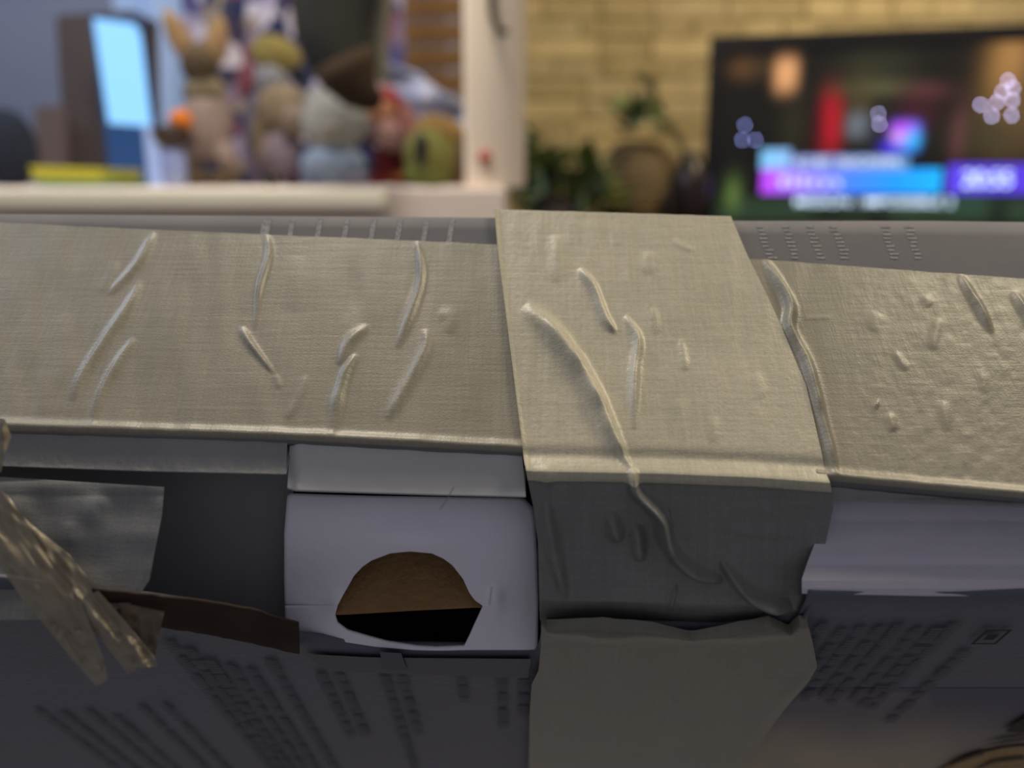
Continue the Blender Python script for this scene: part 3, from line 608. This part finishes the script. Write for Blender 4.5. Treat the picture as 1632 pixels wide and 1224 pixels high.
# --- dark drooping cloth hanging from above
r = empty('hanging_stocking', at(540, -60, 1.0), 'big dark olive stocking hanging down with its toe above the white bear', 'stocking')
path = [(533, -120, 68, 30), (532, -40, 67, 30), (530, 10, 62, 30), (532, 50, 57, 29), (541, 85, 50, 27), (556, 118, 42, 24), (574, 143, 32, 19), (592, 156, 20, 12), (606, 161, 9, 6)]
def loft(name, path, Y, m, parent, seg=24, tilt=None):
    k = Y/F*1.02; vs, fs = [], []
    for i, (u, v, rx, ry) in enumerate(path):
        c = at(u, v, Y); a_ = path[max(i-1, 0)]; b_ = path[min(i+1, len(path)-1)]; dx, dy = b_[0]-a_[0], b_[1]-a_[1]; L_ = math.hypot(dx, dy); nx_, nz_ = dy/L_, dx/L_
        for j in range(seg):
            t = 2*math.pi*j/seg; e = rx*math.cos(t)*(1+.05*math.sin(3*t+i))
            p = c+Vector((nx_*e*k, ry*k*math.sin(t), nz_*e*k))-parent_loc(parent); vs.append(tuple(p))
    for i in range(len(path)-1):
        for j in range(seg): a = i*seg+j; b = i*seg+(j+1) % seg; fs.append((a, b, b+seg, a+seg))
    fs.append(tuple(range(seg))[::-1]); fs.append(tuple(range((len(path)-1)*seg, len(path)*seg)))
    me = bpy.data.meshes.new(name); me.from_pydata(vs, [], fs); me.update(); return link(name, me, m, parent, True)
loft('foot', path, 1.0, mat('dark_olive_cloth', (.045, .044, .034), .8, .2, var=(.03, .032, .032), scale=16, bump=.4), r)
loft('toe', [(545, 94, 49, 27), (556, 119, 43, 25), (574, 145, 33, 20), (592, 158, 21, 13), (608, 164, 10, 7)], .994, mat('brown_toe_cloth', (.045, .028, .016), .85, .15), r)
loft('lining', [(612, -60, 22, 9), (606, 0, 20, 9), (598, 40, 20, 9), (600, 80, 17, 8), (610, 115, 10, 6), (612, 132, 5, 4)], 1.02, mat('cream_olive_cloth', (.33, .30, .22), .9, .1), r)
p = at(540, -120, 1.0); link('cord', box_mesh('cord', p.x-.002, p.x+.002, .998, 1.002, p.z, 2.6, r.location), M_tan, r)

# --- wooden blind in the window
Yw = 1.98; xa, xb = at(560, 0, Yw).x, at(742, 0, Yw).x
r = empty('window_blind', (xa, Yw, at(600, 300, Yw).z), 'brown wooden slatted blind behind the toys, left of the post', 'blind')
M_sl = mat('brown_wood_slat', (.22, .115, .04), .7, .2, var=(.17, .085, .03), scale=20)
z_ = at(600, 300, Yw).z; sl = None
while z_ < at(600, -120, Yw).z:
    me = sl or box_mesh('slat', 0, xb-xa, -.012, .004, 0, .040, bev=.003)
    if sl is None: me.materials.append(M_sl); sl = me
    o = bpy.data.objects.new('slat', me); COL.objects.link(o); o.parent = r; o.location = (0, 0, z_-r.location.z); o.rotation_euler = (.25, 0, 0)
    z_ += .0505
for fx in (.2, .8):
    x_ = (xb-xa)*fx; o = link('ladder_cord', box_mesh('ladder_cord', x_-.002, x_+.002, .006, .009, 0, at(600, -120, Yw).z-r.location.z), M_db, r)

# --- hook and red button on the post
M_hook = mat('dark_bronze', (.05, .035, .025), .4, .5, metal=.6)
cu = bpy.data.curves.new('coat_hook', 'CURVE'); cu.dimensions = '3D'; cu.bevel_depth = .0042; cu.bevel_resolution = 3; s_ = cu.splines.new('POLY')
hp = [(783, -60), (783, -10), (784, 15), (787, 32), (794, 45), (803, 52), (809, 48)]; s_.points.add(len(hp)-1)
for i, (a, b) in enumerate(hp): s_.points[i].co = (*at(a, b, 1.052), 1)
tmp = bpy.data.objects.new('t', cu); COL.objects.link(tmp); me = bpy.data.meshes.new_from_object(tmp.evaluated_get(bpy.context.evaluated_depsgraph_get())); bpy.data.objects.remove(tmp)
me.materials.clear(); tag(link('coat_hook', me, M_hook, None, True), 'dark bronze hook hanging on the cream post', 'hook')
tag(uvell('round_button', None, 773, 250, 1.058, 10, 10, mat('red_plastic', (.42, .07, .04), .5, .3), 0, .006), 'small round red button low on the cream post', 'button')

# --- sideboard with plants, basket, vase and television
zs_ = at(900, 392, 2.1).z
def pv(z, Y):
    r_ = (CAM.z-z)/Y; return 612+F*(r_*cp-sp)/(cp+r_*sp)
r = empty('sideboard', (.75, 2.3, 0), 'dark low sideboard under the television and plants', 'sideboard')
M_sb = mat('dark_walnut', (.05, .032, .022), .5, .3, var=(.04, .025, .018), scale=6)
L0 = r.location
link('worktop', box_mesh('worktop', .0, 1.75, 2.02, 2.60, zs_-.03, zs_, L0, .003), M_sb, r); link('body', box_mesh('body', .02, 1.73, 2.05, 2.58, .08, zs_-.03, L0), M_sb, r)
for i in range(4): link('door', box_mesh('door', .03+i*.425, .44+i*.425, 2.035, 2.05, .10, zs_-.04, L0, .003), M_sb, r)
for lx in (.06, 1.66):
    for ly in (2.08, 2.52): link('leg', box_mesh('leg', lx, lx+.04, ly, ly+.04, 0, .08, L0), M_sb, r)
leafm = None
def leaf_mesh():
    pr = [(0, 0), (.22, .12), (.30, .3), (.26, .55), (.12, .85), (0, 1)]; vs, fs = [], []
    for i, (x, y) in enumerate(pr): vs += [(-x, y, .10*math.sin(y*3)-x*.25), (0, y, .10*math.sin(y*3)), (x, y, .10*math.sin(y*3)-x*.25)]
    for i in range(5): a = i*3; fs += [(a, a+1, a+4, a+3), (a+1, a+2, a+5, a+4)]
    me = bpy.data.meshes.new('leaf'); me.from_pydata(vs, [], fs); me.update(); return me
lm = []
for nm, c_ in (('deep_green_leaf', (.11, .16, .045)), ('blue_green_leaf', (.13, .19, .11)), ('olive_leaf', (.19, .21, .07))):
    me = leaf_mesh(); me.materials.append(mat(nm, c_, .5, .4)); lm.append(me)
    for p_ in me.polygons: p_.use_smooth = True
def leaf(parent, pos, dirv, size, me):
    o = bpy.data.objects.new('leaf', me); COL.objects.link(o); o.parent = parent; o.location = pos-parent.location; o.scale = (size,)*3
    o.rotation_euler = dirv.to_track_quat('Y', 'Z').to_euler(); return o
M_pot = mat('grey_brown_pot', (.14, .11, .10), .7, .3); M_stem = mat('green_brown_stem', (.10, .085, .035), .7, .2)
random.seed(21)
Yv = 2.12
r = empty('potted_plant', (at(900, 290, Yv).x, Yv, zs_), 'bushy dark green potted plant beside the cream post', 'plant')
lathe('pot', r, 890, Yv, [(26, pv(zs_, Yv)), (34, 340), (38, 312), (34, 312), (30, 318)], M_pot)
for k in range(190):
    t = random.random(); u = 822+t*150+random.gauss(0, 8); vtop = np.interp(u, [815, 835, 850, 870, 895, 915, 940, 965, 990], [215, 208, 215, 240, 238, 225, 262, 290, 325]); v = vtop+random.random()**1.3*(338-vtop)
    y_ = Yv+random.uniform(-.09, .09); d = Vector((random.uniform(-1, 1)+(u-900)/120, random.uniform(-1, .6), random.uniform(-.1, 1))).normalized()
    leaf(r, at(u, v+12, y_), d, random.uniform(.05, .085), random.choice(lm))
for a, b in (((890, 320), (832, 222)), ((890, 320), (880, 250)), ((895, 320), (915, 240)), ((900, 322), (960, 300))):
    loft('stem', [(a[0], a[1], 2.5, 2.5), ((a[0]+b[0])/2+4, (a[1]+b[1])/2, 2, 2), (b[0], b[1], 1.2, 1.2)], Yv, M_stem, r, 8)
Yv = 2.30
r = empty('potted_plant', (at(1090, 290, Yv).x, Yv, zs_), 'tall thin plant with a curled tip, left of the television', 'plant')
lathe('pot', r, 1092, Yv, [(20, pv(zs_, Yv)), (25, 335), (27, 300), (24, 300), (20, 306)], M_pot)
loft('stem', [(1093, 305, 4, 4), (1092, 250, 4.5, 4.5), (1083, 222, 5.5, 5), (1066, 203, 6.5, 6), (1048, 188, 7, 6), (1040, 168, 6.5, 6), (1042, 148, 6, 5), (1036, 130, 7, 5), (1022, 119, 7, 5), (1012, 121, 4, 4)], Yv, M_stem, r, 10)
for k in range(44):
    u = random.gauss(1016, 15); v = random.gauss(180, 10); d = Vector((random.uniform(-1, .7), random.uniform(-1, .3), random.uniform(-.7, .6))).normalized()
    leaf(r, at(u, v, Yv+random.uniform(-.04, .03)), d, random.uniform(.04, .065), random.choice(lm[:2]))
for k in range(8):
    leaf(r, at(random.uniform(1035, 1085), random.uniform(178, 215), Yv), Vector((random.uniform(-1, 1), -.6, random.uniform(-.5, 1))).normalized(), random.uniform(.025, .035), lm[2])
# basket: woven rings
Yk = 2.40; r = empty('wicker_basket', (at(1020, 290, Yk).x, Yk, zs_), 'brown wicker basket between the two plants', 'basket')
lathe('shell', r, 1018, Yk, [(40, pv(zs_, Yk)), (50, 325), (55, 280), (48, 245), (34, 228), (20, 224)], mat('brown_wicker', (.24, .17, .085), .85, .15, var=(.17, .12, .06), scale=70, bump=.8, bscale=120))
M_ring = mat('olive_brown_wicker', (.20, .15, .085), .9, .1)
for v_ in range(236, 340, 12):
    rr = np.interp(v_, [228, 245, 280, 320, 345], [35, 48.5, 55.5, 50.5, 41]); lathe('woven_ring', r, 1018, Yk, [(rr-1, v_+4), (rr+2, v_+2), (rr+2, v_-2), (rr-1, v_-4)], M_ring, 24)
Yz = 2.15; r = empty('floor_vase', (at(1098, 290, Yz).x, Yz, zs_), 'black-brown rounded vase at the lower left corner of the television', 'vase'); r.name = 'vase'
lathe('vase_body', r, 1100, Yz, [(18, pv(zs_, Yz)), (30, 325), (32, 290), (22, 262), (12, 250), (15, 243), (12, 243)], mat('black_brown_glaze', (.018, .010, .009), .35, .4))

# --- television
A = at(1132, 58, 2.34); B = at(1632, 38, 2.34); Bx = at(1632, 38, 2.16)
dirx = Vector((Bx.x-A.x, Bx.y-A.y, 0)).normalized(); yaw = math.atan2(dirx.y, dirx.x); TW = .92; THh = A.z-.04-zs_
tv = empty('television', (A.x, A.y, zs_), 'large black flat television showing a dark scene with a bright blue caption bar', 'television', rot=(0, 0, yaw))
def tvp(u, v, y=0.):
    a, b = (u-816)/F, (v-612)/F; d = Vector((a, cp-b*sp, -sp-b*cp)); nrm_ = Vector((dirx.y, -dirx.x, 0))
    t = (Vector(A)-CAM).dot(nrm_)/d.dot(nrm_); p = CAM+d*t; return ((p-tv.location).dot(dirx), p.z-tv.location.z)
M_bez = mat('black_gloss_plastic', (.008, .008, .010), .3, .4)
link('cabinet', box_mesh('cabinet', 0, TW, .006, .05, .04, THh+.04, bev=.003), M_bez, tv)
sx0, sz1 = tvp(1150, 82); sz0 = .052; sx1 = TW-sx0
for a in ((0, sx0, .04, THh+.04), (sx1, TW, .04, THh+.04), (sx0, sx1, sz1, THh+.04), (sx0, sx1, .04, sz0)): link('bezel', box_mesh('bezel', a[0], a[1], -.002, .0065, a[2], a[3]), M_bez, tv)
link('foot', box_mesh('foot', TW*.3, TW*.7, -.08, .12, 0, .008), M_bez, tv); link('neck', box_mesh('neck', TW*.45, TW*.55, .01, .04, .008, .05), M_bez, tv)
tv.location.z = zs_ if False else tv.location.z
def pict(X_, Z_):
    X_ = X_+sx0; Z_ = Z_+sz0; C_ = np.zeros(X_.shape+(3,))+np.array(s2l((14, 14, 17)))
    s = Yt = 2.3/F
    def blob(u, v, ru, rv, c, k=1., p=1.):
        nonlocal C_
        x, z = tvp(u, v); g = np.exp(-((np.abs(X_-x)/(ru*s))**(2*p)+(np.abs(Z_-z)/(rv*s))**(2*p)))[..., None]*k; C_ = C_*(1-np.minimum(g, 1))+np.array(s2l(c))*g
    blob(1185, 110, 22, 16, (110, 75, 45), .8); blob(1215, 108, 22, 14, (70, 55, 35), .8); blob(1253, 120, 17, 26, (235, 170, 115), 1.1, 1.6)
    blob(1180, 180, 60, 50, (22, 22, 18), .6); blob(1265, 200, 22, 50, (45, 42, 28), .8)
    blob(1325, 195, 17, 48, (175, 20, 38), 1., 1.5); blob(1302, 210, 10, 40, (60, 10, 20), .8)
    blob(1395, 115, 55, 35, (52, 52, 36), .8); blob(1400, 140, 48, 10, (95, 95, 62), .8); blob(1370, 170, 18, 40, (80, 68, 42), .8); blob(1368, 200, 16, 18, (120, 128, 140), .9, 1.5)
    blob(1475, 145, 34, 12, (95, 50, 55), .8); blob(1460, 180, 30, 22, (70, 25, 40), .8); blob(1530, 215, 11, 34, (120, 60, 75), .8); blob(1605, 120, 28, 70, (150, 110, 55), .9); blob(1615, 90, 24, 40, (185, 135, 80), .7); blob(1640, 180, 60, 60, (110, 85, 55), .7)
    blob(1570, 215, 50, 30, (60, 55, 38), .8); blob(1400, 205, 30, 26, (40, 45, 55), .6)
    # lawn along the bottom
    x, z = tvp(1200, 322); g = (np.clip((z+14*s-Z_)/(14*s), 0, 1))[..., None]; n_ = (vnoise(X_/s, Z_/s, 40, 77)+.5)[..., None]
    C_ = C_*(1-g)+g*(np.array(s2l((34, 50, 36)))*(.5+n_*1.2)); blob(1168, 310, 12, 26, (95, 120, 60), .9); blob(1590, 335, 14, 30, (8, 12, 14), .9); blob(1400, 342, 18, 14, (10, 18, 18), .9); blob(1545, 325, 30, 20, (50, 80, 62), .7)
    # caption bars
    def bar(u0, v0, u1, v1, cs, k=1.35):
        nonlocal C_
        x0, z1 = tvp(u0, v0); x1, z0 = tvp(u1, v1); m_ = (X_ > x0) & (X_ < x1) & (Z_ > z0) & (Z_ < z1); t = np.clip((X_-x0)/(x1-x0), 0, 1)*(len(cs)-1)
        L_ = np.array([s2l(c) for c in cs]); c_ = np.stack([np.interp(t, range(len(cs)), L_[:, i]) for i in range(3)], -1)*k; C_ = np.where(m_[..., None], c_, C_)
    bar(1214, 270, 1498, 309, [(195, 70, 255), (150, 110, 255), (70, 130, 255), (30, 150, 255), (25, 175, 255)], 1.15)
    bar(1214, 238, 1258, 270, [(130, 205, 255), (150, 200, 255)], 1.0); bar(1258, 248, 1448, 272, [(150, 170, 255), (150, 180, 255), (130, 190, 255)], .62)
    bar(1512, 262, 1660, 309, [(95, 70, 240), (90, 60, 225)], 1.0)
    # round channel badge
    blob(1443, 218, 19, 21, (60, 120, 255), 1.3, 2.5); blob(1440, 205, 16, 9, (200, 60, 255), 1.1); blob(1455, 222, 10, 12, (60, 190, 255), 1.1); blob(1432, 220, 9, 9, (235, 170, 235), 1.1); blob(1417, 235, 12, 9, (75, 50, 230), 1.1)
    return C_
scr = painted('screen', sx1-sx0, sz1-sz0, 420, 230, pict, vc_mat('television_picture', emission=True, strength=1.05), tv); scr.location = (sx0, .0035, sz0)
# points of light in the picture (small, very bright: they open into discs out of focus)
M_star = mat('bright_screen_points', (.1, .1, .1), .5, .1, emit=s2l((205, 200, 255)), es=13.0); M_star2 = mat('dim_screen_points', (.1, .1, .1), .5, .1, emit=s2l((150, 160, 235)), es=9.0)
def dots(name, pts_, m, rad=.0030):
    vs, fs = [], []
    for u, v in pts_:
        x, z = tvp(u, v); b = len(vs); vs += [(x+rad*math.cos(a), .0022, z+rad*math.sin(a)) for a in np.linspace(0, 2*math.pi, 10, endpoint=False)]; fs.append(tuple(range(b, b+10))[::-1])
    me = bpy.data.meshes.new(name); me.from_pydata(vs, [], fs); me.update(); return link(name, me, m, tv)
dots('lit_points', [(1607, 128), (1598, 146), (1589, 163), (1581, 185), (1563, 167), (1615, 140), (1614, 160), (1613, 184)], M_star); dots('lit_points', [(1187, 199), (1183, 223), (1204, 223)], M_star2, .0032); dots('lit_points', [(1400, 181), (1402, 198)], M_star, .0026)
# caption lettering
M_txt = mat('screen_lettering', (.1, .1, .1), .5, .1, emit=s2l((205, 228, 255)), es=1.7); M_txt2 = mat('screen_lettering_small', (.1, .1, .1), .5, .1, emit=s2l((215, 225, 255)), es=1.1)
def text(body, u0, v0, u1, v1, m, name='caption'):
    cu = bpy.data.curves.new('c', 'FONT'); cu.body = body; cu.size = 1; cu.offset = .012; tmp = bpy.data.objects.new('t', cu); COL.objects.link(tmp)
    me = bpy.data.meshes.new_from_object(tmp.evaluated_get(bpy.context.evaluated_depsgraph_get())); bpy.data.objects.remove(tmp)
    xs = [v.co.x for v in me.vertices]; ys = [v.co.y for v in me.vertices]; x0, z1 = tvp(u0, v0); x1, z0 = tvp(u1, v1)
    for v in me.vertices: v.co = Vector((x0+(v.co.x-min(xs))/(max(xs)-min(xs))*(x1-x0), .0018, z0+(v.co.y-min(ys))/(max(ys)-min(ys))*(z1-z0)))
    me.materials.clear(); return link(name, me, m, tv)
text('MISSION : IMPOSSIBLE 2', 1268, 314, 1520, 329, M_txt); text('20:55', 1536, 272, 1612, 298, M_txt)
text('CE SOIR', 1268, 252, 1438, 264, M_txt2); text('film', 1240, 280, 1340, 298, M_txt2)
